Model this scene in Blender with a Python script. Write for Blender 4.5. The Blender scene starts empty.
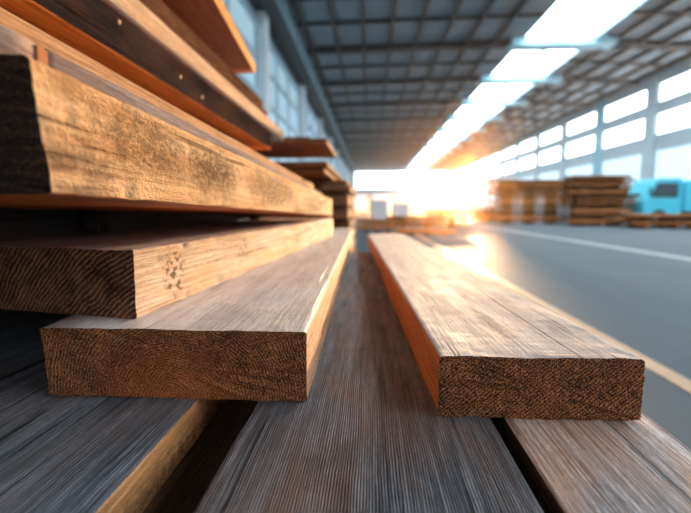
import bpy, bmesh, math, random
from mathutils import Vector, Matrix, noise

# ------------------------------------------------------------ camera
scene = bpy.context.scene
col = scene.collection
H = 0.9                                   # eye height over the hall floor
cam_d = bpy.data.cameras.new('camera')
cam = bpy.data.objects.new('camera', cam_d); col.objects.link(cam)
cam_d.sensor_width = 36.0
cam_d.lens = 424.0 / 691.0 * 36.0
cam_d.clip_start = 0.02; cam_d.clip_end = 1000
cam.location = (0, 0, H)
YAW = math.atan(25.0 / 424.0); PITCH = math.atan(48.0 / 424.0)
cam.rotation_euler = (math.pi/2 - PITCH, 0, YAW)
cam_d.dof.use_dof = True
cam_d.dof.focus_distance = 0.52
cam_d.dof.aperture_fstop = (cam_d.lens/1000) / 0.0074
scene.camera = cam

# ------------------------------------------------------------ sun, sky, exposure
SUN_AZ = math.radians(12.1)               # right of the hall axis (+Y)
SUN_EL = math.radians(3.2)
sun_dir = Vector((math.sin(SUN_AZ)*math.cos(SUN_EL), math.cos(SUN_AZ)*math.cos(SUN_EL), math.sin(SUN_EL)))
sd = bpy.data.lights.new('sun', 'SUN'); sd.energy = 10.0; sd.color = (1.0, 0.56, 0.26); sd.angle = math.radians(0.8)
sun = bpy.data.objects.new('sun', sd); col.objects.link(sun)
sun.rotation_euler = sun_dir.to_track_quat('Z', 'Y').to_euler()
sun.location = (18, 80, 12)

world = bpy.data.worlds.new('sky'); scene.world = world; world.use_nodes = True
wn = world.node_tree.nodes; wl = world.node_tree.links
for n in list(wn): wn.remove(n)
wo = wn.new('ShaderNodeOutputWorld'); bg = wn.new('ShaderNodeBackground')
tc = wn.new('ShaderNodeTexCoord'); dt = wn.new('ShaderNodeVectorMath'); dt.operation = 'DOT_PRODUCT'
dt.inputs[1].default_value = sun_dir
wl.new(tc.outputs['Generated'], dt.inputs[0])
def wmath(op, a, b, clamp=False):
    m = wn.new('ShaderNodeMath'); m.operation = op; m.use_clamp = clamp
    for i, v in enumerate((a, b)):
        if hasattr(v, 'links'): wl.new(v, m.inputs[i])
        else: m.inputs[i].default_value = v
    return m.outputs[0]
d0 = wmath('MAXIMUM', dt.outputs['Value'], 0.0)
halo = wmath('POWER', d0, 160.0)
core = wmath('POWER', d0, 900.0)
mx = wn.new('ShaderNodeMix'); mx.data_type = 'RGBA'
wl.new(halo, mx.inputs['Factor'])
mx.inputs['A'].default_value = (0.78, 0.88, 1.0, 1)
mx.inputs['B'].default_value = (1.0, 0.50, 0.16, 1)
wl.new(mx.outputs['Result'], bg.inputs['Color'])
s1 = wmath('MULTIPLY', halo, 1.2); s2 = wmath('MULTIPLY', core, 10.0)
wl.new(wmath('ADD', wmath('ADD', s1, s2), 0.7), bg.inputs['Strength'])
wl.new(bg.outputs[0], wo.inputs['Surface'])

scene.view_settings.view_transform = 'Standard'
scene.view_settings.look = 'None'
scene.view_settings.gamma = 1.0
scene.view_settings.use_curve_mapping = False
scene.view_settings.exposure = 0.52
scene.cycles.max_bounces = 8
scene.cycles.diffuse_bounces = 4
scene.cycles.volume_bounces = 0
scene.cycles.sample_clamp_indirect = 6.0
scene.cycles.use_denoising = True

# ------------------------------------------------------------ node helpers
class NT:
    def __init__(s, name):
        s.m = bpy.data.materials.new(name); s.m.use_nodes = True
        s.t = s.m.node_tree; s.t.nodes.clear()
        s.out = s.t.nodes.new('ShaderNodeOutputMaterial')
        s.b = s.t.nodes.new('ShaderNodeBsdfPrincipled')
        s.t.links.new(s.b.outputs[0], s.out.inputs['Surface'])
    def put(s, sock, v):
        if v is None: return
        if hasattr(v, 'links'): s.t.links.new(v, sock)
        elif isinstance(v, (tuple, list)) and len(v) == 3 and sock.type == 'RGBA': sock.default_value = (*v, 1)
        else: sock.default_value = v
    def node(s, typ, out=0, attrs=None, **ins):
        n = s.t.nodes.new(typ)
        for k, v in (attrs or {}).items(): setattr(n, k, v)
        for k, v in ins.items():
            s.put(n.inputs[int(k[1:])] if k[0] == '_' and k[1:].isdigit() else n.inputs[k.replace('_', ' ')], v)
        return n.outputs[out]
    def math(s, op, a, b=0.0, clamp=False):
        return s.node('ShaderNodeMath', attrs={'operation': op, 'use_clamp': clamp}, _0=a, _1=b)
    def mix(s, f, a, b, blend='MIX'):
        n = s.t.nodes.new('ShaderNodeMix'); n.data_type = 'RGBA'; n.blend_type = blend
        s.put(n.inputs['Factor'], f); s.put(n.inputs['A'], a); s.put(n.inputs['B'], b)
        return n.outputs['Result']
    def ramp(s, f, stops, interp='LINEAR'):
        n = s.t.nodes.new('ShaderNodeValToRGB'); n.color_ramp.interpolation = interp
        e = n.color_ramp.elements
        while len(e) < len(stops): e.new(0.5)
        for i, (p, c) in enumerate(stops):
            e[i].position = p
            e[i].color = (c, c, c, 1) if isinstance(c, (int, float)) else (*c, 1)
        s.put(n.inputs[0], f)
        return n.outputs[0]
    def coords(s, scale=(1, 1, 1), offset=(0, 0, 0), rot=(0, 0, 0), rnd=False):
        c = s.node('ShaderNodeTexCoord', 3)
        if rnd:
            r = s.node('ShaderNodeObjectInfo', 5)
            r = s.math('MULTIPLY', r, 37.0)
            v = s.node('ShaderNodeCombineXYZ', _0=r, _1=r, _2=r)
            c = s.node('ShaderNodeVectorMath', attrs={'operation': 'ADD'}, _0=c, _1=v)
        return s.node('ShaderNodeMapping', Vector=c, Location=offset, Rotation=rot, Scale=scale)
    def noise(s, vec, scale, detail=4, rough=0.55, dist=0.0):
        return s.node('ShaderNodeTexNoise', Vector=vec, Scale=scale, Detail=detail, Roughness=rough, Distortion=dist)
    def bump(s, h, strength, dist=0.002, prev=None):
        n = s.t.nodes.new('ShaderNodeBump')
        n.inputs['Strength'].default_value = strength; n.inputs['Distance'].default_value = dist
        s.put(n.inputs['Height'], h)
        if prev is not None: s.put(n.inputs['Normal'], prev)
        return n.outputs[0]

def plain(name, colr, rough=0.6, metal=0.0, var=0.12, scale=3.0, emit=None, estr=0.0):
    t = NT(name)
    n = t.noise(t.coords(), scale, 5)
    c = t.ramp(n, [(0.3, tuple(x*(1-var) for x in colr)), (0.7, tuple(min(1, x*(1+var)) for x in colr))])
    t.put(t.b.inputs['Base Color'], c)
    t.b.inputs['Roughness'].default_value = rough; t.b.inputs['Metallic'].default_value = metal
    if emit:
        t.b.inputs['Emission Color'].default_value = (*emit, 1); t.b.inputs['Emission Strength'].default_value = estr
    return t.m

def wood_face(name, light, dark, tint, seed=0, across='x', ridges=0.5, ridge_scale=95, ridge_bump=0.5,
              tint_amt=0.5, patch=(0, 0, 0), patch_amt=0.0, patch_lo=0.55, rough=0.55, spots=(), streak=0.6, rnd=False, spec=0.3,
              saw=0.0, bumpk=1.0, lines=0.35):
    """long face of a sawn board: fibres run along local Y; across is the other axis of the face"""
    t = NT(name)
    o = (seed*3.17, seed*1.73, seed*2.31)
    fib = t.noise(t.coords((1, 0.035, 1), o, rnd=rnd), 220, 6, 0.65)
    fib2 = t.noise(t.coords((1, 0.08, 1), o, rnd=rnd), 45, 5, 0.6)
    big = t.noise(t.coords((1, 0.35, 1), o, rnd=rnd), 7, 4, 0.6, 0.6)
    big2 = t.noise(t.coords((1, 0.5, 1), (o[0]+9, o[1], o[2]), rnd=rnd), 11, 5, 0.65, 0.4)
    fine = t.noise(t.coords((1, 0.5, 1), o), 900, 3, 0.7)
    # growth-line ridges
    wv = t.t.nodes.new('ShaderNodeTexWave'); wv.wave_type = 'BANDS'; wv.bands_direction = 'X' if across == 'x' else 'Z'
    t.put(wv.inputs['Vector'], t.coords((1, 0.22, 1), o, rnd=rnd))
    wv.inputs['Scale'].default_value = ridge_scale; wv.inputs['Distortion'].default_value = 13.0
    wv.inputs['Detail'].default_value = 3.0; wv.inputs['Detail Scale'].default_value = 0.12 if ridge_scale > 50 else 0.4
    wv.inputs['Detail Roughness'].default_value = 0.55
    ridge = t.math('MULTIPLY', wv.outputs['Fac'], t.ramp(t.noise(t.coords((1, 0.3, 1), o, rnd=rnd), 35, 3, 0.6), [(0.35, 0.25), (0.65, 1.0)]))
    f = t.math('MULTIPLY', fib, 0.5)
    f = t.math('ADD', f, t.math('MULTIPLY', fib2, streak))
    f = t.math('ADD', f, t.math('MULTIPLY', ridge, ridges*0.35))
    f = t.math('MULTIPLY', f, 1.0/(0.5+streak+ridges*0.35))
    base = t.ramp(f, [(0.30, dark), (0.62, light)])
    ln1 = t.noise(t.coords((1, 0.012, 1), (o[0]+1, o[1], o[2]), rnd=rnd), 420, 3, 0.6)
    ln2 = t.noise(t.coords((1, 0.09, 1), (o[0]+2, o[1], o[2]), rnd=rnd), 650, 3, 0.7)
    lm = t.math('MULTIPLY', t.ramp(ln1, [(0.40, 1.0-lines), (0.56, 1.0)]), t.ramp(ln2, [(0.36, 1.0-lines*0.7), (0.60, 1.0+lines*0.25)]))
    base = t.mix(1.0, base, lm, 'MULTIPLY')
    tm = t.math('MULTIPLY', t.ramp(big, [(0.42, 0.0), (0.68, 1.0)]), tint_amt)
    base = t.mix(tm, base, t.mix(0.55, base, tint))
    if patch_amt:
        pm = t.math('MULTIPLY', t.ramp(big2, [(patch_lo, 0.0), (patch_lo+0.14, 1.0)]), patch_amt)
        pm = t.math('MULTIPLY', pm, t.ramp(fib, [(0.3, 1.0), (0.75, 0.35)]))
        base = t.mix(pm, base, patch)
    dark_m = None
    for (sx, sy, sz, rx, ry, rz, amt, kind) in spots:
        c = t.coords((1/rx, 1/ry, 1/rz), (-sx/rx, -sy/ry, -sz/rz))
        r = t.node('ShaderNodeVectorMath', 1, {'operation': 'LENGTH'}, _0=c)
        wob = t.math('MULTIPLY', t.noise(t.coords(), 60, 4, 0.6), 0.9)
        r = t.math('ADD', r, t.math('SUBTRACT', wob, 0.45))
        m = t.ramp(r, [(0.45, 1.0), (1.0, 0.0)])
        if kind == 'pits':
            m = t.math('MULTIPLY', m, t.ramp(t.noise(t.coords((1, .6, 1)), 110, 3, 0.6), [(0.52, 0.0), (0.57, 1.0)]))
        elif kind == 'knot':
            m = t.math('MULTIPLY', m, t.math('ADD', t.math('MULTIPLY', t.math('SINE', t.math('MULTIPLY', r, 26)), 0.3), 0.7))
        elif kind == 'smear_shade':
            m = t.math('MULTIPLY', m, t.ramp(t.noise(t.coords((1, 0.45, 1)), 170, 4, 0.7), [(0.36, 0.35), (0.58, 1.0)]))
        m = t.math('MULTIPLY', m, amt)
        dark_m = m if dark_m is None else t.math('MAXIMUM', dark_m, m)
    if dark_m is not None:
        base = t.mix(dark_m, base, tuple(x*0.22 for x in dark))
    # hairline checks along the grain
    chk = t.noise(t.coords((1, 0.02, 1), (o[0]+3, o[1], o[2]), rnd=rnd), 75, 2, 0.5)
    cm = t.ramp(chk, [(0.655, 0.0), (0.69, 1.0)])
    base = t.mix(t.math('MULTIPLY', cm, 0.75), base, tuple(x*0.25 for x in dark))
    if rnd:
        rr = t.node('ShaderNodeObjectInfo', 5)
        base = t.mix(1.0, base, t.ramp(rr, [(0.0, (0.18, 0.14, 0.13)), (0.45, (0.70, 0.64, 0.60)), (1.0, (1.7, 1.6, 1.5))]), 'MULTIPLY')
    t.put(t.b.inputs['Base Color'], base)
    t.put(t.b.inputs['Roughness'], t.ramp(fib2, [(0.3, rough+0.10), (0.7, rough-0.08)]))
    t.b.inputs['Specular IOR Level'].default_value = spec
    h = t.math('ADD', t.math('MULTIPLY', ridge, ridge_bump), t.math('MULTIPLY', fib, 1.0))
    h = t.math('ADD', h, t.math('MULTIPLY', fine, 0.35))
    h = t.math('SUBTRACT', h, t.math('MULTIPLY', cm, 1.2))
    if dark_m is not None: h = t.math('SUBTRACT', h, t.math('MULTIPLY', dark_m, 1.2))
    if saw:
        sw = t.noise(t.coords((1, 0.6, 0.8), o), 320, 3, 0.7)
        h = t.math('ADD', h, t.math('MULTIPLY', sw, saw))
    t.put(t.b.inputs['Normal'], t.bump(h, 0.8*bumpk, 0.0016))
    return t.m

def wood_end(name, light, dark, centre, spacing=0.0055, fuzz=0.6, ring=0.8, warm=None, warm_at=None, warm_r=0.1, seed=0, contrast=1.0,
             hatch=0.0, rnd=False):
    """cross-cut end: annual rings about centre (local x, z)"""
    t = NT(name)
    c = t.coords(rnd=False)
    sep = t.t.nodes.new('ShaderNodeSeparateXYZ'); t.put(sep.inputs[0], c)
    wob = t.noise(t.coords(offset=(seed, seed*2, seed)), 9, 4, 0.55)
    wob2 = t.noise(t.coords(offset=(seed, seed*2, seed)), 90, 3, 0.6)
    dx = t.math('SUBTRACT', sep.outputs[0], centre[0]); dz = t.math('SUBTRACT', sep.outputs[2], centre[1])
    r = t.math('SQRT', t.math('ADD', t.math('MULTIPLY', dx, dx), t.math('MULTIPLY', dz, dz)))
    r = t.math('ADD', r, t.math('MULTIPLY', wob, 0.035))
    r = t.math('ADD', r, t.math('MULTIPLY', wob2, 0.0022))
    s = t.math('SINE', t.math('MULTIPLY', r, 2*math.pi/spacing))
    s = t.math('ADD', t.math('MULTIPLY', s, 0.5), 0.5)
    s = t.math('MULTIPLY', t.math('POWER', s, 2.6), t.ramp(t.noise(t.coords(offset=(seed, 3, 1)), 38, 4, 0.7), [(0.3, 0.25), (0.62, 1.15)]))
    fz = t.noise(t.coords((1, 1, 1)), 520, 3, 0.75)
    fz2 = t.noise(t.coords((1, 1, 1), (4, 4, 4)), 1100, 2, 0.8)
    fl = t.noise(t.coords((1, 1, 1), (7, 1, 4)), 26, 4, 0.6)
    v = t.math('ADD', t.math('MULTIPLY', s, 0.42*ring), t.math('MULTIPLY', t.math('SUBTRACT', fz, 0.5), fuzz*2.4))
    v = t.math('ADD', v, t.math('MULTIPLY', t.math('SUBTRACT', fz2, 0.5), fuzz*2.2))
    v = t.math('ADD', v, t.math('MULTIPLY', t.math('SUBTRACT', fl, 0.35), 0.55))
    if hatch:
        hw = t.node('ShaderNodeTexWave', 1, {'wave_type': 'BANDS', 'bands_direction': 'X'}, Vector=t.coords(rot=(0, math.radians(-50), 0)), Scale=75.0, Distortion=1.5, Detail=2.0)
        v = t.math('ADD', v, t.math('MULTIPLY', t.math('SUBTRACT', hw, 0.5), hatch))
    mid = tuple((a+b)*0.45 for a, b in zip(light, dark))
    base = t.ramp(v, [(0.10, dark), (0.32, mid), (0.60, light)])
    if warm:
        cc = t.coords((1/warm_r, 0.01, 1/(warm_r*0.8)), (-warm_at[0]/warm_r, 0, -warm_at[1]/(warm_r*0.8)))
        m = t.ramp(t.node('ShaderNodeVectorMath', 1, {'operation': 'LENGTH'}, _0=cc), [(0.1, 1.0), (1.0, 0.0)])
        base = t.mix(t.math('MULTIPLY', m, 0.8), base, t.mix(1.0, t.ramp(v, [(0.0, (0.35, 0.35, 0.35)), (0.8, (1.6, 1.6, 1.6))]), warm, 'MULTIPLY'))
    if rnd:
        rr = t.node('ShaderNodeObjectInfo', 5)
        base = t.mix(1.0, base, t.ramp(rr, [(0.0, (0.6, 0.55, 0.5)), (1.0, (1.4, 1.3, 1.2))]), 'MULTIPLY')
    t.put(t.b.inputs['Base Color'], base)
    t.b.inputs['Roughness'].default_value = 0.8
    t.b.inputs['Specular IOR Level'].default_value = 0.25
    h = t.math('ADD', t.math('MULTIPLY', s, 0.5*ring), t.math('ADD', fz, t.math('MULTIPLY', fz2, 0.5)))
    t.put(t.b.inputs['Normal'], t.bump(h, 0.8, 0.002))
    return t.m

# ------------------------------------------------------------ mesh helpers
def finish(name, bm, mats, parent=None, smooth=False, mw=None):
    me = bpy.data.meshes.new(name); bm.to_mesh(me); bm.free()
    for m in (mats if isinstance(mats, (list, tuple)) else [mats]): me.materials.append(m)
    if smooth:
        for p in me.polygons: p.use_smooth = True
    o = bpy.data.objects.new(name, me); col.objects.link(o)
    if mw is not None: o.matrix_world = mw
    if parent: o.parent = parent
    return o

def tag(o, label=None, cat=None, group=None, kind=None):
    if label: o['label'] = label
    if cat: o['category'] = cat
    if group: o['group'] = group
    if kind: o['kind'] = kind
    return o

def box(bm, lo, hi, mi=0):
    vs = [bm.verts.new((x, y, z)) for z in (lo[2], hi[2]) for y in (lo[1], hi[1]) for x in (lo[0], hi[0])]
    for idx in ((0, 2, 3, 1), (4, 5, 7, 6), (0, 1, 5, 4), (2, 6, 7, 3), (0, 4, 6, 2), (1, 3, 7, 5)):
        f = bm.faces.new([vs[i] for i in idx]); f.material_index = mi
    return vs

def bevelled(lo, hi, r=0.01, seg=2):
    bm = bmesh.new(); box(bm, lo, hi)
    bmesh.ops.recalc_face_normals(bm, faces=bm.faces)
    bmesh.ops.bevel(bm, geom=bm.edges[:], offset=r, segments=seg, affect='EDGES')
    return bm

def cyl(bm, p0, p1, r0, r1=None, seg=24):
    p0 = Vector(p0); p1 = Vector(p1); r1 = r0 if r1 is None else r1
    q = (p1-p0).to_track_quat('Z', 'Y')
    a = []; b = []
    for i in range(seg):
        an = 2*math.pi*i/seg
        v = Vector((math.cos(an), math.sin(an), 0))
        a.append(bm.verts.new(p0 + q @ (v*r0))); b.append(bm.verts.new(p1 + q @ (v*r1)))
    for i in range(seg):
        j = (i+1) % seg
        bm.faces.new((a[i], a[j], b[j], b[i]))
    bm.faces.new(a[::-1]); bm.faces.new(b)

def board(name, nl, nr, fr, fl, thick, mats, label=None, group=None, cat='board', seed=1, stations=70, wob=0.0012, radius=0.004, chip=0.0, grow=1.04, rag=0.0015, bend=0.0, rake=0.0):
    """sawn board from its four TOP corners (near-left, near-right, far-right, far-left; z relative to the eye).
    mats = (end, top/bottom, side)"""
    P = [Vector((p[0], p[1], p[2] + H)) for p in (nl, nr, fr, fl)]
    near = (P[0]+P[1])/2; far = (P[2]+P[3])/2
    Y = (far-near).normalized(); X = Y.cross(Vector((0, 0, 1))).normalized(); Z = X.cross(Y)
    org = near - Z*thick
    M = Matrix(((X.x, Y.x, Z.x, org.x), (X.y, Y.y, Z.y, org.y), (X.z, Y.z, Z.z, org.z), (0, 0, 0, 1)))
    Mi = M.inverted()
    L = [Mi @ p for p in P]
    nT, nS = (32, 16) if stations > 20 else (3, 2)
    # perimeter template in (u 0..1, v 0..1), counter-clockwise seen from the near end
    per = []
    cs = lambda i, m: 0.5 - 0.5*math.cos(math.pi*i/m)
    for i in range(nT): per.append((cs(i, nT), 0, 'b'))
    for i in range(nS): per.append((1, cs(i, nS), 'r'))
    for i in range(nT): per.append((1-cs(i, nT), 1, 't'))
    for i in range(nS): per.append((0, 1-cs(i, nS), 'l'))
    bm = bmesh.new()
    ts = [0.0]; step = 1.0
    for i in range(stations):
        ts.append(ts[-1]+step); step *= grow
    ts = [t/ts[-1] for t in ts]
    rings = []
    for si, t in enumerate(ts):
        a = L[0].lerp(L[3], t); b = L[1].lerp(L[2], t)
        ring = []
        for k, (u, v, sd_) in enumerate(per):
            p = a.lerp(b, u)
            w = (b-a).length
            zz = v*thick; uu = u*w
            cx, cz = uu - w/2, zz - thick/2
            # rounded corners
            hx, hz = w/2 - radius, thick/2 - radius
            qx, qz = max(-hx, min(hx, cx)), max(-hz, min(hz, cz))
            ex, ez = cx-qx, cz-qz
            ln = math.hypot(ex, ez)
            if ln > radius: cx, cz = qx + ex/ln*radius, qz + ez/ln*radius
            mid = (a+b)/2; d = (b-a).normalized()
            p = mid + d*cx; p.z = (mid.z - thick) + (cz + thick/2) if False else (cz + thick/2)
            yy = p.y
            q = Vector((cx*14+seed*7, yy*9, cz*14))
            n1 = noise.noise(q); n2 = noise.noise(Vector((cx*60, yy*45+seed, cz*60))); n3 = noise.noise(Vector((cx*300, yy*240+seed, cz*300)))
            amp = wob*(n1*1.0 + n2*0.55 + n3*0.3)
            nx = (ex/ln if ln > 1e-6 else 0); nz = (ez/ln if ln > 1e-6 else 0)
            if ln <= 1e-6: nx, nz = 0, 0
            p.x += nx*amp; p.z += nz*amp
            if chip and sd_ in 'rl' :
                c_ = max(0, noise.noise(Vector((seed*3, yy*28, 0)))-0.25)*chip
                if v < 0.15 or v > 0.9: p.x -= nx*c_; p.z -= nz*c_*0.6
            if bend: p.z += bend*math.sin(math.pi*t)
            if rake: p.y += rake*(1-v)*max(0.0, 1 - (t*(far-near).length)/0.12)
            if si == 0: p.y += rag*(noise.noise(Vector((cx*150, 3+seed, cz*150)))+0.6*noise.noise(Vector((cx*500, 3+seed, cz*500))))
            ring.append(bm.verts.new(p))
        rings.append(ring)
    n = len(per)
    for s in range(len(rings)-1):
        for k in range(n):
            j = (k+1) % n
            f = bm.faces.new((rings[s][k], rings[s][j], rings[s+1][j], rings[s+1][k]))
            f.material_index = 1 if per[k][2] in 'bt' else 2
            f.smooth = True
    for ring, flip in ((rings[0], True), (rings[-1], False)):
        c = sum((v.co for v in ring), Vector())/n
        cur = ring
        for sc_ in ((0.97, 0.7, 0.35) if stations > 20 else ()):
            nx_ = [bm.verts.new(c + (v.co-c)*sc_ + Vector((0, rag*0.7*noise.noise(v.co*130*sc_), 0))) for v in ring]
            for k in range(n):
                j = (k+1) % n
                vs = (cur[k], cur[j], nx_[j], nx_[k])
                f = bm.faces.new(vs if not flip else vs[::-1]); f.material_index = 0
            cur = nx_
        f = bm.faces.new(cur if not flip else cur[::-1]); f.material_index = 0
    bmesh.ops.recalc_face_normals(bm, faces=bm.faces)
    o = finish(name, bm, mats, mw=M)
    if label: tag(o, label, cat, group)
    return o

_bc = {}
def crate_board(name, centre, size, axis, mats, label, group, rz=0.0, cat='board'):
    """plain sawn piece, size = (length, width, thickness); centre in world coords; axis 'x' or 'y' is its length"""
    key = (size, id(mats))
    if key not in _bc:
        l, w, h = size
        bm = bmesh.new()
        box(bm, (-w/2, -l/2, -h/2), (w/2, l/2, h/2))
        bmesh.ops.recalc_face_normals(bm, faces=bm.faces)
        bmesh.ops.bevel(bm, geom=bm.edges[:], offset=min(0.004, h*0.08), segments=1, affect='EDGES')
        for f in bm.faces:
            nn = f.normal
            f.material_index = 0 if abs(nn.y) > 0.8 else (1 if abs(nn.z) > 0.6 else 2)
        o = finish(name, bm, mats)
        _bc[key] = o
    else:
        o = _bc[key].copy(); o.name = name; col.objects.link(o)
    o.location = centre; o.rotation_euler = (0, 0, rz + (math.pi/2 if axis == 'x' else 0))
    tag(o, label, cat, group)
    return o

# ------------------------------------------------------------ materials
M_side_bg = wood_face('sawn_side_plain', (0.56, 0.23, 0.09), (0.20, 0.07, 0.025), (0.44, 0.12, 0.03), across='z', ridges=0.3, ridge_scale=30, rnd=True, rough=0.85, spec=0.05, seed=4)
M_top_bg = wood_face('sawn_top_plain', (0.46, 0.30, 0.20), (0.20, 0.10, 0.05), (0.42, 0.16, 0.05), ridges=0.3, ridge_scale=30, rnd=True, rough=0.6, seed=5)
M_end_bg = wood_end('sawn_end_plain', (0.62, 0.30, 0.13), (0.14, 0.055, 0.022), (0.02, -0.05), rnd=True)
BG = (M_end_bg, M_top_bg, M_side_bg)
M_or_top = wood_face('orange_face', (0.80, 0.23, 0.035), (0.46, 0.10, 0.012), (0.7, 0.15, 0.015), rnd=True, ridges=0.2, ridge_scale=30, rough=0.55, seed=6)
M_or_side = wood_face('orange_side', (0.60, 0.29, 0.12), (0.40, 0.15, 0.05), (0.55, 0.22, 0.06), across='z', rnd=True, ridges=0.2, ridge_scale=30, rough=0.85, spec=0.05, seed=8)
OR = (M_end_bg, M_or_top, M_or_side)

# ------------------------------------------------------------ hall
def concrete():
    t = NT('polished_concrete')
    a = t.noise(t.coords((1, 1, 1)), 0.6, 6, 0.6); b = t.noise(t.coords((1, 1, 1)), 30, 5, 0.7); c = t.noise(t.coords((1, 0.15, 1)), 1.6, 4, 0.6)
    v = t.math('ADD', t.math('ADD', t.math('MULTIPLY', a, 0.5), t.math('MULTIPLY', b, 0.2)), t.math('MULTIPLY', c, 0.3))
    t.put(t.b.inputs['Base Color'], t.ramp(v, [(0.35, (0.080, 0.110, 0.130)), (0.65, (0.150, 0.185, 0.205))]))
    t.put(t.b.inputs['Roughness'], t.ramp(a, [(0.3, 0.60), (0.7, 0.75)]))
    t.b.inputs['Specular IOR Level'].default_value = 0.3
    t.put(t.b.inputs['Normal'], t.bump(b, 0.15, 0.004))
    return t.m
XL, XR, Y0, Y1 = -5.2, 19.0, -14.0, 105.0
bm = bmesh.new(); box(bm, (XL-0.3, Y0, -0.3), (XR+0.3, Y1+0.3, 0.0))
tag(finish('floor', bm, concrete()), kind='structure')
bm = bmesh.new(); box(bm, (-300, -200, -0.55), (400, 500, -0.31))
tag(finish('outside_ground', bm, plain('yard', (0.20, 0.19, 0.18), 0.8, scale=0.3)), kind='structure')
M_yel = plain('yellow_paint', (0.80, 0.50, 0.26), 0.5, scale=12); M_wht = plain('white_paint', (0.55, 0.57, 0.58), 0.5, scale=6)
bm = bmesh.new(); box(bm, (1.57, 0.4, 0.0), (1.68, 70, 0.004)); tag(finish('trim_1', bm, M_yel), kind='structure')
bm = bmesh.new(); box(bm, (5.55, 1, 0.0), (5.80, 90, 0.004)); tag(finish('trim_2', bm, M_wht), kind='structure')

M_roof = plain('roof_sheet', (0.20, 0.25, 0.29), 0.55, scale=0.8, var=0.2)
M_beam = plain('dark_steel', (0.020, 0.022, 0.030), 0.5, scale=2)
M_blue = plain('pale_blue_steel', (0.30, 0.60, 0.72), 0.45, scale=2)
M_wallp = plain('pale_blue_cladding', (0.50, 0.64, 0.70), 0.6, scale=0.7, var=0.10)
M_wall_l = plain('grey_blue_cladding', (0.26, 0.37, 0.43), 0.6, scale=0.7, var=0.15)
M_white = plain('white_steel', (0.93, 0.96, 0.98), 0.45, scale=1.0, var=0.05)
M_sky = plain('skylight_sheet', (0.9, 0.95, 1.0), 0.4, emit=(0.92, 0.96, 1.0), estr=6.0)
M_win = plain('daylit_pane', (0.9, 0.95, 1.0), 0.3, emit=(0.95, 0.97, 1.0), estr=4.0)
M_glowpanel = plain('glow_wall_panel', (0.7, 0.8, 0.85), 0.5, emit=(0.62, 0.80, 0.90), estr=0.55)  # wall panels made to glow faintly so they do not go dark
M_lpane = plain('shaded_pane', (0.35, 0.48, 0.55), 0.35, emit=(0.40, 0.60, 0.70), estr=0.42)

ZE = 9.3 + H; ZS = 9.5 + H
SX0, SX1 = 8.45, 12.3
bm = bmesh.new()
def slab(bm, x0, z0, x1, z1, th=0.12):
    v = [bm.verts.new(p) for p in ((x0, Y0, z0), (x1, Y0, z1), (x1, Y1, z1), (x0, Y1, z0), (x0, Y0, z0+th), (x1, Y0, z1+th), (x1, Y1, z1+th), (x0, Y1, z0+th))]
    for i in ((0, 3, 2, 1), (4, 5, 6, 7), (0, 1, 5, 4), (1, 2, 6, 5), (2, 3, 7, 6), (3, 0, 4, 7)): bm.faces.new([v[k] for k in i])
slab(bm, XL, ZE, SX0, ZS); slab(bm, SX1, ZS, XR, ZE - 0.3)
tag(finish('ceiling', bm, M_roof), kind='structure')
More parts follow.
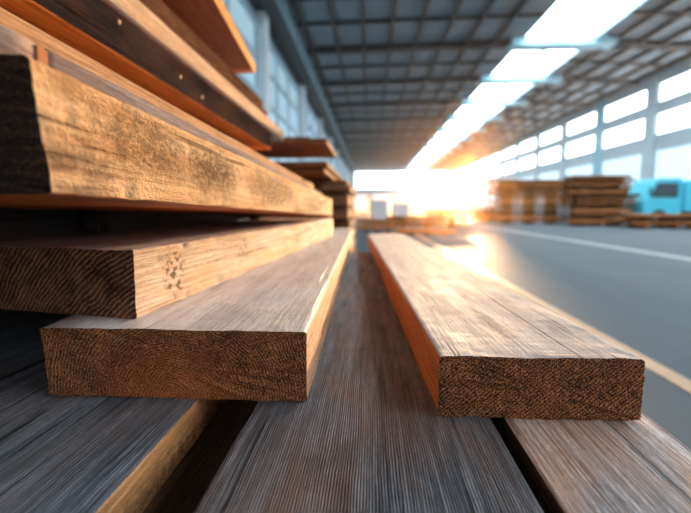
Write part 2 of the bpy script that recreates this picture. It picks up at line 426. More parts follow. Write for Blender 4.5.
# purlins, rafters
bay = 6.69
yb0 = 25.8 - 5*bay
k = 1
def zroof(x):
    return ZE + (ZS-ZE)*(x-XL)/(SX0-XL) if x < SX0 else (ZS if x <= SX1 else ZS + (ZE-0.3-ZS)*(x-SX1)/(XR-SX1))
for i, x in enumerate([-4.9 + 1.48*j for j in range(9)] + [13.6, 14.9, 16.2, 17.5, 18.6]):
    bm = bmesh.new(); z = zroof(x); box(bm, (x-0.09, Y0+0.05, z-0.20), (x+0.09, Y1-0.05, z-0.01))
    tag(finish('roof_purlin', bm, M_beam), kind='structure')
yb = yb0; j = 0
while yb < Y1:
    if yb > Y0:
        bm = bmesh.new()
        for (xa, xb_) in ((XL+0.05, SX0-0.05), (SX1+0.05, XR-0.05)):
            za, zb_ = zroof(xa), zroof(xb_)
            v = [bm.verts.new(p) for p in ((xa, yb-0.13, za-0.26), (xb_, yb-0.13, zb_-0.26), (xb_, yb+0.13, zb_-0.26), (xa, yb+0.13, za-0.26), (xa, yb-0.13, za-0.02), (xb_, yb-0.13, zb_-0.02), (xb_, yb+0.13, zb_-0.02), (xa, yb+0.13, za-0.02))]
            for i in ((0, 3, 2, 1), (4, 5, 6, 7), (0, 1, 5, 4), (1, 2, 6, 5), (2, 3, 7, 6), (3, 0, 4, 7)): bm.faces.new([v[q] for q in i])
        tag(finish('roof_rafter', bm, M_beam), kind='structure')
        for off in (0.75, bay*0.5):
            bm = bmesh.new()
            for (xa, xb_) in ((XL+0.05, SX0-0.05), (SX1+0.05, XR-0.05)):
                za, zb_ = zroof(xa), zroof(xb_)
                v = [bm.verts.new(p) for p in ((xa, yb+off-0.06, za-0.15), (xb_, yb+off-0.06, zb_-0.15), (xb_, yb+off+0.06, zb_-0.15), (xa, yb+off+0.06, za-0.15), (xa, yb+off-0.06, za-0.02), (xb_, yb+off-0.06, zb_-0.02), (xb_, yb+off+0.06, zb_-0.02), (xa, yb+off+0.06, za-0.02))]
                for i in ((0, 3, 2, 1), (4, 5, 6, 7), (0, 1, 5, 4), (1, 2, 6, 5), (2, 3, 7, 6), (3, 0, 4, 7)): bm.faces.new([v[q] for q in i])
            tag(finish('roof_tie', bm, M_beam), kind='structure')
        bm = bmesh.new(); box(bm, (SX0-0.6, yb-0.50, ZS-0.45), (SX1+1.2, yb+0.50, ZS-0.03))
        tag(finish('skylight_beam', bm, M_blue), kind='structure')
        # skylight panes of this bay: two side by side
        if yb + bay < Y1+bay:
            ye = min(yb + bay, Y1)
            fr = bmesh.new()
            box(fr, (SX0-0.05, yb, ZS-0.05), (SX0+0.08, ye, ZS+0.10)); box(fr, (SX1-0.08, yb, ZS-0.22), (SX1+0.05, ye, ZS+0.10))
            mid = (SX0+SX1)/2
            box(fr, (mid-0.10, yb, ZS-0.10), (mid+0.10, ye, ZS+0.10))
            w = finish('window_%d' % k, fr, M_blue); tag(w, kind='structure'); k += 1
            for xa, xb_ in ((SX0+0.08, mid-0.10), (mid+0.10, SX1-0.08)):
                p = bmesh.new(); box(p, (xa, yb+0.26, ZS+0.02), (xb_, ye-0.26, ZS+0.05))
                tag(finish('skylight_pane', p, M_sky, parent=w), kind='structure')
    yb += bay; j += 1

# right wall: frame strips with two rows of bright windows and a row of wall panels given a glow, open at the far end
OPEN_A, OPEN_B = 83.6, 96.9       # opening cut into the wall to let the low sun through
bm = bmesh.new()
WT = 0.25
zrows = [(6.95+H, 8.20+H), (4.85+H, 6.25+H), (0.4+H, 3.9+H)]
strips = [(0.0, 0.4+H), (3.9+H, 4.85+H), (6.25+H, 6.95+H), (8.20+H, 9.0+H)]
for z0, z1 in strips:
    if z0 < 6.0:
        box(bm, (XR, Y0, z0), (XR+WT, OPEN_A, z1)); box(bm, (XR, OPEN_B, z0), (XR+WT, Y1, z1))
    else: box(bm, (XR, Y0, z0), (XR+WT, Y1, z1))
tag(finish('wall_right', bm, M_wallp), kind='structure')
ywin = 30.8 - 6*6.6
ys = []
while ywin < Y1: ys.append(ywin); ywin += 6.6
for yc in ys:
    if yc < Y0: continue
    bm = bmesh.new()
    ztop = 9.0+H
    z0c = 0.0 if yc < OPEN_A+0.5 or yc > OPEN_B-0.5 else 6.25+H
    box(bm, (XR-0.12, yc-0.60, z0c), (XR+WT, yc+0.60, ztop))
    tag(finish('wall_column', bm, M_blue if int(yc) % 2 else M_wallp), kind='structure')
    for r, (z0, z1) in enumerate(zrows):
        if yc + 6.0 > OPEN_A and yc < OPEN_B - 1 and r > 0: continue
        w = tag(finish('window_%d' % k, bevel_bm := bmesh.new(), M_wallp), kind='structure'); k += 1
        bm = bmesh.new()
        a, b = yc+0.60, min(yc+6.0, Y1)
        for lo, hi in (((a, z0), (b, z0+0.07)), ((a, z1-0.07), (b, z1)), ((a, z0+0.07), (a+0.07, z1-0.07)), ((b-0.07, z0+0.07), (b, z1-0.07))):
            box(bm, (XR-0.03, lo[0], lo[1]), (XR+0.12, hi[0], hi[1]))
        bm.to_mesh(w.data); bm.free(); w.data.materials.clear(); w.data.materials.append(M_wallp)
        p = bmesh.new(); box(p, (XR+0.04, a+0.07, z0+0.07), (XR+0.07, b-0.07, z1-0.07))
        tag(finish('window_pane', p, M_win if r < 2 else M_glowpanel, parent=w), kind='structure')
# end wall: a long bright strip window over a pale wall with bright open gateways
bm = bmesh.new()
box(bm, (XL, Y1, 8.8+H), (XR, Y1+0.3, 10.5+H)); box(bm, (XL, Y1, 3.6+H), (14.0, Y1+0.3, 4.85+H))
for a, b in ((XL, -3.9), (-1.0, 0.4), (5.2, 6.4), (12.4, 14.0)): box(bm, (a, Y1, 0), (b, Y1+0.3, 3.6+H))
tag(finish('wall_back', bm, M_wallp), kind='structure')
w = bmesh.new(); box(w, (XL, Y1, 7.55+H), (XR, Y1+0.2, 7.75+H)); box(w, (XL, Y1, 4.85+H), (-3.9, Y1+0.2, 8.8+H))
w = tag(finish('window_%d' % k, w, M_wallp), kind='structure'); k += 1
for z0, z1 in ((4.85+H, 7.55+H), (7.75+H, 8.8+H)):
    p = bmesh.new(); box(p, (-3.9, Y1+0.05, z0), (XR, Y1+0.1, z1)); tag(finish('window_pane', p, M_win, parent=w), kind='structure')

# left wall
bm = bmesh.new()
box(bm, (XL-0.3, Y0, 0), (XL, Y1, 1.2)); box(bm, (XL-0.3, Y0, 8.5+H), (XL, Y1, ZE+0.1))
box(bm, (XL-0.3, Y0, 1.2), (XL-0.12, Y1, 8.5+H))
tag(finish('wall_left', bm, M_wall_l), kind='structure')
bm = bmesh.new(); box(bm, (XL, Y0, 8.75+H), (-3.95, Y1, ZE-0.35)); tag(finish('eaves_soffit', bm, M_beam), kind='structure')
bm = bmesh.new()
box(bm, (-3.98, Y0, 8.55+H), (-3.78, Y1, 8.65+H)); box(bm, (-3.98, Y0, 9.05+H), (-3.78, Y1, 9.15+H))
yy = Y0+0.5
while yy < Y1-2:
    for s_ in (0, 1):
        a = Vector((-3.88, yy+s_*1.0, 8.6+H)); b = Vector((-3.88, yy+1.0-s_*1.0+s_*2.0, 9.1+H))
        if s_: a, b = Vector((-3.88, yy+1.0, 9.1+H)), Vector((-3.88, yy+2.0, 8.6+H))
        cyl(bm, a, b, 0.04, seg=6)
    yy += 2.0
tag(finish('eaves_truss', bm, M_wall_l), kind='structure')
lc = [8.9+11.3*i - 11.3 for i in range(10)]
for i, yc in enumerate(lc):
    bm = bmesh.new(); box(bm, (XL, yc-0.42, 0), (XL+0.42, yc+0.42, 8.75+H))
    tag(finish('wall_column', bm, M_white), kind='structure')
    if i+1 < len(lc):
        w = bmesh.new(); a, b = yc+0.42, yc+10.88
        for z in (1.3, 2.9, 4.5, 6.1, 7.7, 9.1): box(w, (XL-0.1, a, z-0.09), (XL+0.10, b, z+0.09))
        for y_ in (a+0.06, a+3.3, a+6.6, b-0.06): box(w, (XL-0.1, y_-0.06, 1.39), (XL+0.06, y_+0.06, 9.0))
        w = tag(finish('window_%d' % k, w, M_wallp), kind='structure'); k += 1
        p = bmesh.new(); box(p, (XL-0.09, a, 1.3), (XL-0.05, b, 9.1)); tag(finish('window_pane', p, M_lpane, parent=w), kind='structure')

# ------------------------------------------------------------ hero boards
GREY_L, GREY_D = (0.60, 0.54, 0.50), (0.27, 0.22, 0.19)
topA = wood_face('bleached_top', (0.93, 0.87, 0.83), (0.60, 0.50, 0.45), (0.78, 0.58, 0.46), seed=1, ridges=0.15, ridge_scale=42, ridge_bump=0.2, rough=0.80, bumpk=0.7, spec=0.15, lines=0.22,
                 patch=(0.38, 0.32, 0.30), patch_amt=0.55, patch_lo=0.52, spots=[(-0.015, 0.17, 0.078, 0.018, 0.12, 0.06, 0.5, 'knot'), (0.07, 0.10, 0.078, 0.014, 0.05, 0.05, 0.4, 'knot')])
sideA = wood_face('bounce_orange_side', (1.0, 0.33, 0.065), (0.55, 0.14, 0.028), (0.8, 0.18, 0.03), seed=2, across='z', ridges=0.4, ridge_scale=30, patch=(0.10, 0.03, 0.012), patch_amt=0.6, patch_lo=0.55, rough=0.5)  # saturated orange carries the warm bounce light in the base colour
endA = wood_end('speckled_end', (0.78, 0.29, 0.10), (0.025, 0.008, 0.004), (-0.45, -0.40), spacing=0.0036, fuzz=1.5, ring=0.35, seed=2, hatch=0.35)
topC = wood_face('grey_brown_top', (0.88, 0.82, 0.79), (0.50, 0.42, 0.38), (0.74, 0.52, 0.40), seed=3, ridges=0.12, ridge_scale=36, ridge_bump=0.15, rough=0.6, spec=0.5, lines=0.22,
                 patch=(0.30, 0.25, 0.23), patch_amt=0.5, patch_lo=0.50)
sideC = wood_face('pale_gold_side', (0.86, 0.56, 0.34), (0.56, 0.27, 0.12), (0.80, 0.38, 0.16), seed=4, across='z', ridges=0.3, ridge_scale=30, rough=0.8, spec=0.1)
endC = wood_end('red_ringed_end', (0.85, 0.31, 0.11), (0.050, 0.014, 0.007), (-0.005, -0.006), spacing=0.0044, fuzz=1.15, ring=0.85, warm=(0.75, 0.20, 0.05), warm_at=(0.0, 0.0), warm_r=0.13, seed=5)
sideF = wood_face('cream_gold_side', (0.90, 0.68, 0.48), (0.62, 0.33, 0.16), (0.86, 0.42, 0.15), seed=6, across='z', ridges=0.25, ridge_scale=28, rough=0.8, spec=0.1,
                  tint_amt=0.8, spots=[(0.20, 0.085, 0.055, 0.14, 0.045, 0.06, 1.0, 'pits'), (0.20, 0.045, 0.085, 0.05, 0.02, 0.012, 0.5, 'knot'), (0.2, 0.42, 0.06, 0.1, 0.06, 0.05, 0.7, 'pits'), (0.2, 1.0, 0.05, 0.1, 0.1, 0.05, 0.6, 'pits')])
endF = wood_end('dark_ringed_end', (0.66, 0.29, 0.13), (0.026, 0.009, 0.006), (0.36, -0.20), spacing=0.0072, fuzz=0.6, ring=1.0, seed=7)
sideG = wood_face('rough_gold_side', (1.0, 0.66, 0.36), (0.68, 0.33, 0.13), (0.9, 0.38, 0.09), seed=9, across='z', ridges=0.2, ridge_scale=26, rough=0.85, spec=0.05,
                  patch=(0.10, 0.05, 0.04), patch_amt=0.8, patch_lo=0.50, saw=2.4, bumpk=2.2, lines=0.12,
                  spots=[(0.2, 0.17, 0.06, 0.1, 0.14, 0.045, 0.75, 'smear_shade'), (0.2, 0.36, 0.055, 0.1, 0.14, 0.04, 0.95, 'smear_shade'), (0.2, 0.80, 0.05, 0.1, 0.36, 0.05, 0.9, 'smear_shade'), (0.2, 1.45, 0.045, 0.1, 0.35, 0.045, 0.85, 'smear_shade'), (0.2, 0.05, 0.085, 0.1, 0.03, 0.02, 0.4, 'smear_shade')])
underG = wood_face('bounce_orange_face', (0.80, 0.21, 0.035), (0.45, 0.08, 0.010), (0.7, 0.13, 0.01), seed=10, ridges=0.2, ridge_scale=26)  # underside orange: reflected warm light put into the colour
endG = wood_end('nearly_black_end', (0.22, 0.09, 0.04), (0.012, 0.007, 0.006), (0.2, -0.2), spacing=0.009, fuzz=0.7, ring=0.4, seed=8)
DK_L, DK_D = (0.40, 0.44, 0.48), (0.040, 0.045, 0.056)
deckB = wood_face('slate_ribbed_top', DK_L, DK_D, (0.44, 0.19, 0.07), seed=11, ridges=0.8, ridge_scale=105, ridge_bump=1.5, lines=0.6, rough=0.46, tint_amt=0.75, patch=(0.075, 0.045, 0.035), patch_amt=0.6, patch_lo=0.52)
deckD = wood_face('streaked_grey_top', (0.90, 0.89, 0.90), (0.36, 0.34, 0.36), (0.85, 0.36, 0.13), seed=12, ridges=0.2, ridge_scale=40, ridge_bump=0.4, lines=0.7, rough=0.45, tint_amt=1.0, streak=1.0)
sideShade = wood_face('shade_dark_side', (0.10, 0.07, 0.055), (0.02, 0.015, 0.012), (0.1, 0.05, 0.03), seed=21, across='z', ridges=0.3, ridge_scale=30)  # near-black sides: shade of the gaps put into the colour
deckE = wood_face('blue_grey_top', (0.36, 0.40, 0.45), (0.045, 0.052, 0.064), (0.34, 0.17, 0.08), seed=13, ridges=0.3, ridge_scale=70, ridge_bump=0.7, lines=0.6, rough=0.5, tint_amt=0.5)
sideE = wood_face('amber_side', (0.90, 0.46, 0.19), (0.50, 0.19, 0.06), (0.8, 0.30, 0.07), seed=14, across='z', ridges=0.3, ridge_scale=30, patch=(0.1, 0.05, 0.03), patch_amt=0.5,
                  spots=[(0.17, 1.4, -0.006, 1.0, 4.0, 0.045, 0.97, 'smear_shade')])  # dark lower part is shade painted into the side colour
endD = wood_end('brown_end', (0.40, 0.19, 0.09), (0.05, 0.02, 0.012), (0.05, -0.1), seed=3)
sideK = wood_face('weathered_grey_side', (0.34, 0.27, 0.24), (0.15, 0.10, 0.085), (0.42, 0.22, 0.12), seed=15, spec=0.03, rough=0.9, across='z', ridges=0.3, ridge_scale=30, tint_amt=0.6)
sideI = wood_face('tan_side', (0.60, 0.34, 0.18), (0.42, 0.20, 0.09), (0.7, 0.35, 0.15), seed=16, spec=0.03, rough=0.9, across='z', ridges=0.1, ridge_scale=30)
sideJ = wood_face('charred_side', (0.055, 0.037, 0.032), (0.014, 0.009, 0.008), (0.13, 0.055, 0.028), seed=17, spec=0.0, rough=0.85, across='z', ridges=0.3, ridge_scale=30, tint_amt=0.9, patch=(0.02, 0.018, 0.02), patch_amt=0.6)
sideO = wood_face('walnut_side', (0.24, 0.10, 0.045), (0.055, 0.020, 0.010), (0.36, 0.16, 0.07), seed=18, spec=0.0, rough=0.92, across='z', ridges=0.8, ridge_scale=22)
sideN = wood_face('bright_orange_side', (1.0, 0.42, 0.05), (0.85, 0.27, 0.03), (1.0, 0.48, 0.07), seed=19, spec=0.1, across='z', ridges=0.1, ridge_scale=30)
underN = wood_face('bounce_red_face', (0.52, 0.115, 0.02), (0.26, 0.05, 0.009), (0.45, 0.08, 0.012), seed=20, ridges=0.2, ridge_scale=20)  # red of the underside paints in the warm bounce from below

ZD = -0.270
# right-hand plank
board('timber_plank', (0.089, 0.531, ZD+0.082), (0.346, 0.536, ZD+0.082), (0.240, 3.15, ZD+0.082), (-0.018, 3.10, ZD+0.082), 0.0815, (endA, topA, sideA),
      'bleached plank with orange edge, alone on the right of the pile', seed=2, stations=110, wob=0.0016, radius=0.006, rag=0.003)
# ringed plank
board('timber_plank', (-0.464, 0.554, ZD+0.104), (-0.086, 0.554, ZD+0.104), (-0.149, 3.55, ZD+0.104), (-0.50, 3.55, ZD+0.104), 0.1035, (endC, topC, sideC),
      'wide plank with concentric growth rings on its reddish cut end', seed=3, rake=0.010, stations=110, wob=0.0014, radius=0.004, rag=0.003)
ZC = ZD+0.104
board('timber_plank', (-0.80, 0.690, ZC+0.1045), (-0.350, 0.602, ZC+0.1045), (-0.228, 2.55, ZC+0.1045), (-0.66, 2.6, ZC+0.1045), 0.104, (endF, topC, sideF),
      'plank with dark diagonal rings on its end and a pitted cream side', seed=4, stations=110, wob=0.0016, radius=0.003, chip=0.01, rag=0.0025)
ZF = ZC+0.1045
# tilted top beam
board('timber_beam', (-0.66, 0.285, 0.110), (-0.243, 0.300, 0.106), (-0.227, 2.50, 0.052), (-0.66, 2.5, 0.056), 0.096, (endG, underG, sideG),
      'thick rough-sawn gold beam with dark smudges, nearly black cut end', seed=5, rake=0.015, cat='beam', stations=110, wob=0.0016, radius=0.004, chip=0.006, rag=0.003)
# deck
board('deck_plank', (-0.155, -0.15, ZD), (0.160, -0.15, ZD), (0.150, 2.66, ZD), (-0.170, 2.66, ZD), 0.075, (endD, deckB, sideShade),
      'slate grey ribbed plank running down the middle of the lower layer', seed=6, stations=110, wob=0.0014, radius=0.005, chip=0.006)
board('deck_plank', (0.174, -0.12, ZD-0.001), (0.366, -0.12, ZD-0.001), (0.366, 2.30, ZD-0.001), (0.178, 2.30, ZD-0.001), 0.075, (endD, deckD, sideShade),
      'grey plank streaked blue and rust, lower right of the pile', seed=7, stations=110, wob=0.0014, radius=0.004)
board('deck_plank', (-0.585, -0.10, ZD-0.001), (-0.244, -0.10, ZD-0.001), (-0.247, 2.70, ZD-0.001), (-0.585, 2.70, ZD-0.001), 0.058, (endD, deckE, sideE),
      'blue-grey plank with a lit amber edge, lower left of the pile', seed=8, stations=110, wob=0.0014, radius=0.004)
board('deck_plank', (-0.98, -0.10, ZD-0.001), (-0.592, -0.10, ZD-0.001), (-0.592, 2.70, ZD-0.001), (-0.98, 2.70, ZD-0.001), 0.075, (endD, deckE, sideShade),
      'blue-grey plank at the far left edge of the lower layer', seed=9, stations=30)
board('timber_plank', (-0.98, 1.05, ZD+0.100), (-0.56, 1.05, ZD+0.100), (-0.56, 3.2, ZD+0.100), (-0.98, 3.2, ZD+0.100), 0.0995, (endG, deckE, sideShade),  # added, dark and set back, to keep the left gap black
      'plank added to darken the far left, under the diagonal-ringed plank', seed=21, stations=30)
board('timber_plank', (-1.30, 0.75, ZC+0.1045), (-0.82, 0.75, ZC+0.1045), (-0.82, 2.6, ZC+0.1045), (-1.30, 2.6, ZC+0.1045), 0.104, (endG, deckE, sideShade),  # added to stop light leaking in from the left
      'light-blocking plank added left of the diagonal-ringed plank', seed=22, stations=30)
board('timber_beam', (-1.20, 0.30, 0.089), (-0.69, 0.30, 0.089), (-0.69, 2.5, 0.089), (-1.20, 2.5, 0.089), 0.149, (endG, underG, sideShade),  # added to block light in the gap below the gold beam
      'light-blocking beam added at the back, left of the tilted gold beam', seed=23, cat='beam', stations=30)
board('timber_plank', (-1.60, -0.3, ZD+0.100), (-1.02, -0.3, ZD+0.100), (-1.02, 3.2, ZD+0.100), (-1.60, 3.2, ZD+0.100), 0.3, (endG, deckE, sideShade),  # extra timber put in to shut out light from the left
      'squared timber added outside the far left of the pile to block light', seed=24, stations=30)
# supports of the deck
DB = ZD - 0.0765 + H
for i, y in enumerate((0.15, 1.25, 2.35)):
    crate_board('bearer', (-0.30, y, DB-0.045), (1.40, 0.09, 0.088), 'x', BG, 'square bearer in the dark gap below the deck planks', 'bearers under the deck planks', cat='timber')
for i, x in enumerate((-0.78, -0.30, 0.18)):
    crate_board('lower_plank', (x, 1.25, DB-0.090-0.050), (2.9, 0.36, 0.098), 'y', BG, 'plank in the shadowed layer under the bearers', 'planks of the lowest layer')
zl = DB-0.190
for i, y in enumerate((0.25, 1.25, 2.25)):
    crate_board('sleeper', (-0.30, y, (zl-0.001)/2), (1.30, 0.20, zl-0.004), 'x', BG, 'thick sleeper standing on the floor under the timber pile', 'sleepers under the pile', cat='timber')
# sticks between beam and plank
def stick(x, y, z0, z1, l, label, w=0.04):
    crate_board('spacer_stick', (x, y, (z0+z1)/2+H), (l, w, round(z1-z0, 4)), 'x', (endG, sideShade, sideShade), label, None, cat='stick')
stick(-0.655, 0.98, ZF+0.0005, -0.0065, 0.04, 'spacer stick in the dark gap below the gold beam, nearer one')
stick(-0.64, 2.35, ZF+0.0005, -0.0405, 0.06, 'spacer stick in the dark gap below the gold beam, farther one')
# layer K: grey boards end to end, with a stub between
TG = (0.052-0.106)/2.2     # tilt of the beam top
def zg(y, add=0.0): return 0.1065 + TG*(y-0.30) + add
board('thin_board', (-0.64, -0.10, zg(-0.10, 0.0335)), (-0.281, -0.10, zg(-0.10, 0.0335)), (-0.281, 0.356, zg(0.356, 0.0335)), (-0.64, 0.356, zg(0.356, 0.0335)), 0.0325, (endG, topC, sideK),
      'short weathered grey board on the gold beam, left of the upright stub', seed=10, stations=30, wob=0.001, radius=0.002)
board('thin_board', (-0.64, 0.370, zg(0.370, 0.0335)), (-0.281, 0.370, zg(0.370, 0.0335)), (-0.281, 2.47, zg(2.47, 0.0335)), (-0.64, 2.47, zg(2.47, 0.0335)), 0.0325, (endG, topC, sideK),
      'long weathered grey board lying along the gold beam', seed=11, stations=60, wob=0.001, radius=0.002)
bm = bevelled((-0.33, 0.3565, zg(0.363, 0.0005)+H), (-0.280, 0.3693, zg(0.363, 0.031)+H), 0.0008, 1)
tag(finish('wooden_stub', bm, plain('stub_wood', (0.38, 0.13, 0.035), 0.9, scale=200)), 'tiny orange-brown wooden stub wedged between two grey board ends', 'wood block')
board('thin_board', (-0.70, -0.12, zg(-0.12, 0.073)), (-0.332, -0.12, zg(-0.12, 0.073)), (-0.310, 2.30, zg(2.30, 0.073)), (-0.70, 2.30, zg(2.30, 0.073)), 0.0385, (endD, topC, sideI),
      'smooth tan board on the grey boards, under the dark gap', seed=12, stations=60, wob=0.001, radius=0.003)
# hidden filler course carrying the upper boards
ZI = 0.205
crate_board('spacer_plank', (-0.90, 1.25, (0.181+0.376)/2+H-0.0), (2.5, 0.36, 0.18), 'y', BG, 'thick plank set back in the shadow behind the tan board', None)
crate_board('packing_plank', (-0.92, 1.25, 0.139+H), (2.6, 0.34, 0.068), 'y', BG, 'thick packing plank hidden at the back of the gold beam', None)
board('charred_beam', (-1.05, 0.0, 0.492), (-0.63, 0.0, 0.492), (-0.63, 2.72, 0.478), (-1.05, 2.72, 0.478), 0.105, (endG, M_or_top, sideJ),  # orange face stands in for warm light reflected onto the underside
      'dark charred beam with pale nail heads and an underside coloured orange for bounce light', cat='beam', seed=13, stations=80, wob=0.002, radius=0.006)
for (y, z) in ((1.08, 0.462), (1.42, 0.43), (1.60, 0.412)):
    bm = bmesh.new(); cyl(bm, (-0.632, y, z+H), (-0.6265, y, z+H), 0.0065, 0.0055, 16)
    o = finish('nail_head', bm, plain('worn_nail', (0.40, 0.20, 0.11), 0.5, 0.5)); beam = bpy.data.objects['charred_beam']
    o.parent = beam; o.matrix_parent_inverse = beam.matrix_world.inverted()
board('thin_board', (-1.05, 0.0, 0.556), (-0.618, 0.0, 0.556), (-0.618, 3.05, 0.540), (-1.05, 3.05, 0.540), 0.0605, (endD, topC, sideC),
      'pale cream-edged board on top of the charred beam', seed=14, stations=60, wob=0.0012, radius=0.004)
board('thin_board', (-1.05, 0.0, 0.606), (-0.660, 0.0, 0.606), (-0.640, 2.66, 0.592), (-1.05, 2.66, 0.592), 0.0470, (endD, topC, sideO),
      'dark walnut board set back on the cream-edged board', seed=15, stations=50, wob=0.001)
board('thin_board', (-1.05, 0.0, 0.657), (-0.668, 0.0, 0.657), (-0.650, 2.60, 0.643), (-1.05, 2.60, 0.643), 0.0490, (endD, topC, sideO),
      'brown furrowed board, highest below the big orange board', seed=16, stations=50, wob=0.001)
crate_board('spacer_plank', (-1.02, 1.25, (0.659+0.797)/2+H), (2.3, 0.20, 0.136), 'y', BG, 'spacer plank hidden under the big orange board', None)
board('orange_board', (-1.05, 0.2, 0.862), (-0.470, 0.2, 0.862), (-0.692, 2.60, 0.862), (-1.20, 2.60, 0.862), 0.060, (endD, underN, sideN),
      'big board at the very top with bright orange edge and red-brown underside', seed=17, stations=60, wob=0.001, radius=0.004)

# ------------------------------------------------------------ piles behind the first one
rng = random.Random(5)
def z_(v): return v + H
crate_board('cantilever_board', (-0.86, 4.60, z_(0.335+0.020)), (2.35, 1.02, 0.038), 'y', OR, 'wide orange board jutting out over the second pile, lower one', None)
crate_board('cantilever_board', (-0.86, 4.40, z_(0.295+0.018)), (1.75, 0.96, 0.036), 'y', OR, 'wide orange board directly on the second pile', None)
crate_board('bearer', (-1.24, 3.75, z_(0.375+0.058)), (0.22, 0.09, 0.114), 'x', BG, 'short bearer between the two jutting boards, nearer one', None, cat='timber')
crate_board('bearer', (-1.24, 4.15, z_(0.375+0.058)), (0.22, 0.09, 0.114), 'x', BG, 'short bearer between the two jutting boards, farther one', None, cat='timber')
crate_board('cantilever_board', (-0.85, 3.80, z_(0.495+0.021)), (0.98, 1.02, 0.038), 'y', OR, 'wide orange board jutting out in front of the blue wall', None)
crate_board('cantilever_board', (-0.99, 3.86, z_(0.537+0.018)), (0.80, 1.00, 0.034), 'y', OR, 'dark orange board on top of the upper jutting board', None)
# second pile: layers of boards and sticks
z = 0.10
for y in (4.5, 5.15, 5.8):
    crate_board('sleeper', (-0.72, y, 0.05), (1.05, 0.12, 0.098), 'x', BG, 'sleeper under the second pile behind the planks', 'sleepers of the second pile', cat='timber')
layer = 0
while z + 0.055 < H + 0.290:
    for c in range(3):
        if layer < 6 and c < 2: 
            pass
        jx = rng.uniform(-0.02, 0.02) if c == 2 else 0
        crate_board('stacked_board', (-1.07 + c*0.345 + jx, 5.15 + rng.uniform(-0.07, 0.07), z+0.0285), (1.7, 0.335 if c < 2 else 0.32, 0.056), 'y', BG,
                    'board in the tidy second pile behind the front planks', 'boards of the second pile')
    z += 0.057
    layer += 1
    if layer % 2 == 0 and z + 0.09 < H + 0.29:
        for y in (4.6, 5.15, 5.7):
            crate_board('spacer_stick', (-0.72, y, z+0.0125), (1.0, 0.04, 0.024), 'x', BG, 'thin spacer stick between layers of the second pile', 'sticks of the second pile', cat='stick')
        z += 0.025

def pile(cx, cy, lenx, nlay, ncol, bw, bt, mats, label, group, stick_label, stick_group, axis='x', every=1, jit=0.12, sup=0.12, rz=0.0, skip=0.0):
    rot = Matrix.Rotation(rz, 3, 'Z')
    def W(x, y, z): 
        v = rot @ Vector((x, y, 0)); return (cx+v.x, cy+v.y, z)
    depth = ncol*bw
    z = 0.0
    ns = 3
    for i in range(ns):
        x = (-0.5 + (i+0.5)/ns)*lenx*0.9
        crate_board('bearer', W(x, 0, sup/2+0.001) if axis == 'x' else W(0, x, sup/2+0.001), (depth, 0.14, sup), 'y' if axis == 'x' else 'x', BG, stick_label, stick_group, rz=rz, cat='timber')
    z = sup + 0.003
    for l in range(nlay):
        for c in range(ncol):
            if (c == 0 and 0 < l and rng.random() < skip*0.6) or (l >= nlay-2 and rng.random() < skip): continue
            o = (-0.5 + (c+0.5)/ncol)*depth
            j = rng.uniform(-jit, jit)
            crate_board('stacked_board', W(j, o, z+bt/2) if axis == 'x' else W(o, j, z+bt/2), (lenx, round(bw*0.96, 4), bt), axis, mats, label, group, rz=rz)
        z += bt + 0.002
        if every and l % every == every-1 and l < nlay-1:
            for i in range(ns):
                x = (-0.5 + (i+0.5)/ns)*lenx*0.9
                crate_board('bearer', W(x, 0, z+0.03) if axis == 'x' else W(0, x, z+0.03), (depth*0.98, 0.09, 0.058), 'y' if axis == 'x' else 'x', BG, stick_label, stick_group, rz=rz, cat='timber')
            z += 0.060
    return z

# low piles in the middle distance
pile(0.25, 16.9, 1.45, 4, 3, 0.26, 0.07, OR, 'board in the small orange pile beyond the right plank', 'boards of the small orange pile', 'bearer under the small orange pile', 'bearers of the small orange pile', every=2, jit=0.05)
pile(2.0, 15.3, 1.9, 1, 4, 0.30, 0.07, OR, 'board lying low on the floor beside the yellow line', 'boards low on the floor', 'bearer under the low floor boards', 'bearers of the low floor boards', jit=0.25, sup=0.06)
pile(2.6, 19.6, 3.6, 4, 3, 0.30, 0.09, BG, 'board in the low pile left of the sun glare', 'boards of the low middle pile', 'bearer in the low pile left of the glare', 'bearers of the low middle pile', every=2)
pile(6.4, 30.0, 5.0, 5, 3, 0.35, 0.12, OR, 'board in the glowing far pile under the sun', 'boards of the far glowing pile', 'bearer in the far glowing pile', 'bearers of the far glowing pile', every=2)
# tall stacks along the right side
zP = pile(9.6, 26.6, 4.3, 13, 4, 0.42, 0.13, OR, 'board in the tall orange stack right of the sun', 'boards of the tall orange stack', 'bearer in the tall orange stack', 'bearers of the tall orange stack', every=1, jit=0.35, sup=0.14, skip=0.35)
pile(12.0, 23.6, 2.9, 13, 4, 0.42, 0.13, BG, 'board in the tall dark brown stack beside the blue truck', 'boards of the tall brown stack', 'bearer in the tall dark brown stack', 'bearers of the tall brown stack', every=1, jit=0.35, sup=0.16, skip=0.4)
pile(13.6, 20.3, 4.4, 3, 3, 0.45, 0.11, BG, 'board in the low pile in front of the blue truck', 'boards of the low pile by the truck', 'bearer in the low pile by the truck', 'bearers of the low pile by the truck', every=1, jit=0.3, sup=0.2)
pile(16.2, 28.2, 4.5, 10, 3, 0.45, 0.14, BG, 'board in the stack behind the blue truck', 'boards of the stack behind the truck', 'bearer in the stack behind the truck', 'bearers of the stack behind the truck', every=1, jit=0.3, sup=0.2)

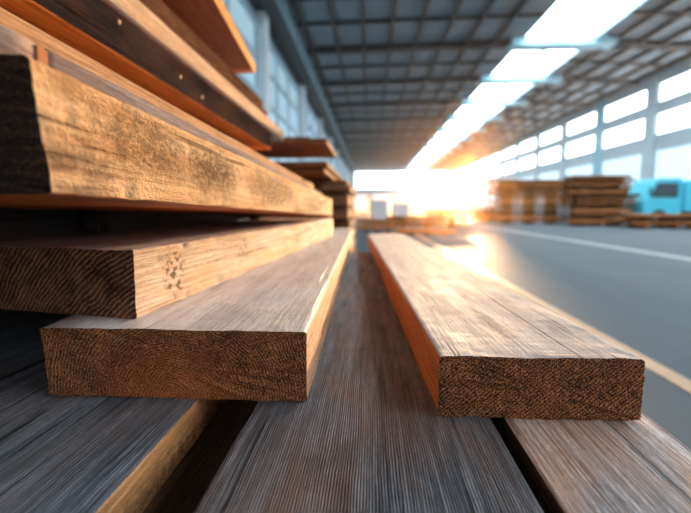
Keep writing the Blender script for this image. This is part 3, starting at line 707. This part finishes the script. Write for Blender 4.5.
# white wrapped pallet loads
M_wrap = plain('white_film', (0.85, 0.87, 0.90), 0.25, scale=5, var=0.06)
def wrapped(cx, cy, w, d, h, label):
    r = bpy.data.objects.new('wrapped_pallet', None); col.objects.link(r); r.location = (cx, cy, 0); tag(r, label, 'pallet load')
    bm = bmesh.new()
    for y in (-d/2+0.05, 0, d/2-0.05): box(bm, (-w/2, y-0.05, 0.002), (w/2, y+0.05, 0.10))
    for i in range(6):
        x = -w/2 + (i+0.5)*w/6; box(bm, (x-0.07, -d/2, 0.10), (x+0.07, d/2, 0.125))
    finish('pallet', bm, M_side_bg, parent=r)
    bm = bevelled((-w/2+0.03, -d/2+0.03, 0.127), (w/2-0.03, d/2-0.03, h), 0.06, 3)
    bmesh.ops.subdivide_edges(bm, edges=[e for e in bm.edges if e.calc_length() > 0.3], cuts=8, use_grid_fill=True)
    for v in bm.verts: v.co += v.normal*0.02*noise.noise(v.co*5)
    finish('film_wrap', bm, M_wrap, parent=r, smooth=True)
wrapped(0.55, 27.5, 1.2, 1.0, 1.45, 'white film-wrapped pallet load left of the right plank end')
wrapped(1.95, 27.8, 1.2, 1.0, 1.30, 'white film-wrapped pallet load nearest the sun glare')

# ------------------------------------------------------------ blue truck
M_cyan = plain('cyan_paint', (0.10, 0.75, 0.95), 0.3, scale=2, var=0.05)
M_glass = plain('dark_glass', (0.02, 0.06, 0.08), 0.08)
M_rub = plain('tyre_rubber', (0.02, 0.02, 0.022), 0.8)
M_chr = plain('grey_metal', (0.45, 0.5, 0.52), 0.35, 0.6)
tr = bpy.data.objects.new('truck', None); col.objects.link(tr); tr.location = (15.55, 23.4, 0); tag(tr, 'small bright cyan truck parked behind the low timber pile at right', 'truck')
prof = [(-1.75, 0.55), (-1.75, 1.25), (-1.60, 1.42), (-1.30, 2.28), (-1.10, 2.42), (0.05, 2.42), (0.10, 0.55)]
bm = bmesh.new()
a = [bm.verts.new((x, -0.95, z)) for x, z in prof]; b = [bm.verts.new((x, 0.95, z)) for x, z in prof]
n = len(prof)
for i in range(n): bm.faces.new((a[i], a[(i+1) % n], b[(i+1) % n], b[i]))
bm.faces.new(a[::-1]); bm.faces.new(b)
bmesh.ops.recalc_face_normals(bm, faces=bm.faces)
bmesh.ops.bevel(bm, geom=bm.edges[:], offset=0.05, segments=3, affect='EDGES')
finish('cab', bm, M_cyan, parent=tr)
for s_ in (-1, 1):
    y0, y1 = sorted((s_*0.945, s_*0.965))
    bm = bmesh.new()
    pts = [(-1.45, 1.45), (-1.20, 2.18), (-0.15, 2.18), (-0.15, 1.45)]
    a = [bm.verts.new((x, y0, z)) for x, z in pts]; b = [bm.verts.new((x, y1, z)) for x, z in pts]
    for i in range(4): bm.faces.new((a[i], a[(i+1) % 4], b[(i+1) % 4], b[i]))
    bm.faces.new(a[::-1]); bm.faces.new(b); bmesh.ops.recalc_face_normals(bm, faces=bm.faces)
    finish('side_window', bm, M_glass, parent=tr)
    bm = bevelled((-1.62, s_*1.10-0.05, 1.55), (-1.52, s_*1.10+0.05, 1.95), 0.02); cyl(bm, (-1.55, s_*0.95, 1.75), (-1.57, s_*1.08, 1.75), 0.015, seg=8)
    finish('wing_mirror', bm, M_rub, parent=tr)
bm = bevelled((0.18, -1.0, 0.75), (2.45, 1.0, 2.30), 0.04); finish('cargo_box', bm, M_cyan, parent=tr)
bm = bevelled((-1.85, -0.95, 0.40), (-1.70, 0.95, 0.65), 0.03); finish('bumper', bm, M_chr, parent=tr)
bm = bmesh.new(); box(bm, (-1.6, -0.5, 0.45), (2.4, 0.5, 0.74)); finish('chassis', bm, M_rub, parent=tr)
for x in (-1.0, 1.7):
    for s_ in (-1, 1):
        bm = bmesh.new(); cyl(bm, (x, s_*0.72, 0.42), (x, s_*0.97, 0.42), 0.42, seg=32)
        bmesh.ops.bevel(bm, geom=[e for e in bm.edges if len(e.link_faces) == 2 and e.calc_face_angle() > 1.2], offset=0.04, segments=2, affect='EDGES')
        w = finish('wheel', bm, M_rub, parent=tr)
        bm = bmesh.new(); cyl(bm, (x, s_*0.975, 0.42), (x, s_*0.99, 0.42), 0.24, 0.20, seg=24); finish('hub', bm, M_chr, parent=w)

# ------------------------------------------------------------ scattering volume added for the lens glow around the sun
hz = bpy.data.materials.new('lens_glow_volume'); hz.use_nodes = True
hz.node_tree.nodes.clear()
ho = hz.node_tree.nodes.new('ShaderNodeOutputMaterial'); hv = hz.node_tree.nodes.new('ShaderNodeVolumeScatter')
hv.inputs['Color'].default_value = (1.0, 0.56, 0.22, 1); hv.inputs['Density'].default_value = 0.0024; hv.inputs['Anisotropy'].default_value = 0.82
hz.node_tree.links.new(hv.outputs[0], ho.inputs['Volume'])
bm = bmesh.new(); box(bm, (XL+0.6, 6.0, 0.02), (XR-0.5, Y1-0.5, 8.0+H))
hazeo = tag(finish('haze', bm, hz), kind='stuff'); hazeo['label'] = 'thin scattering volume added for the lens glow around the sun'; hazeo['category'] = 'haze'
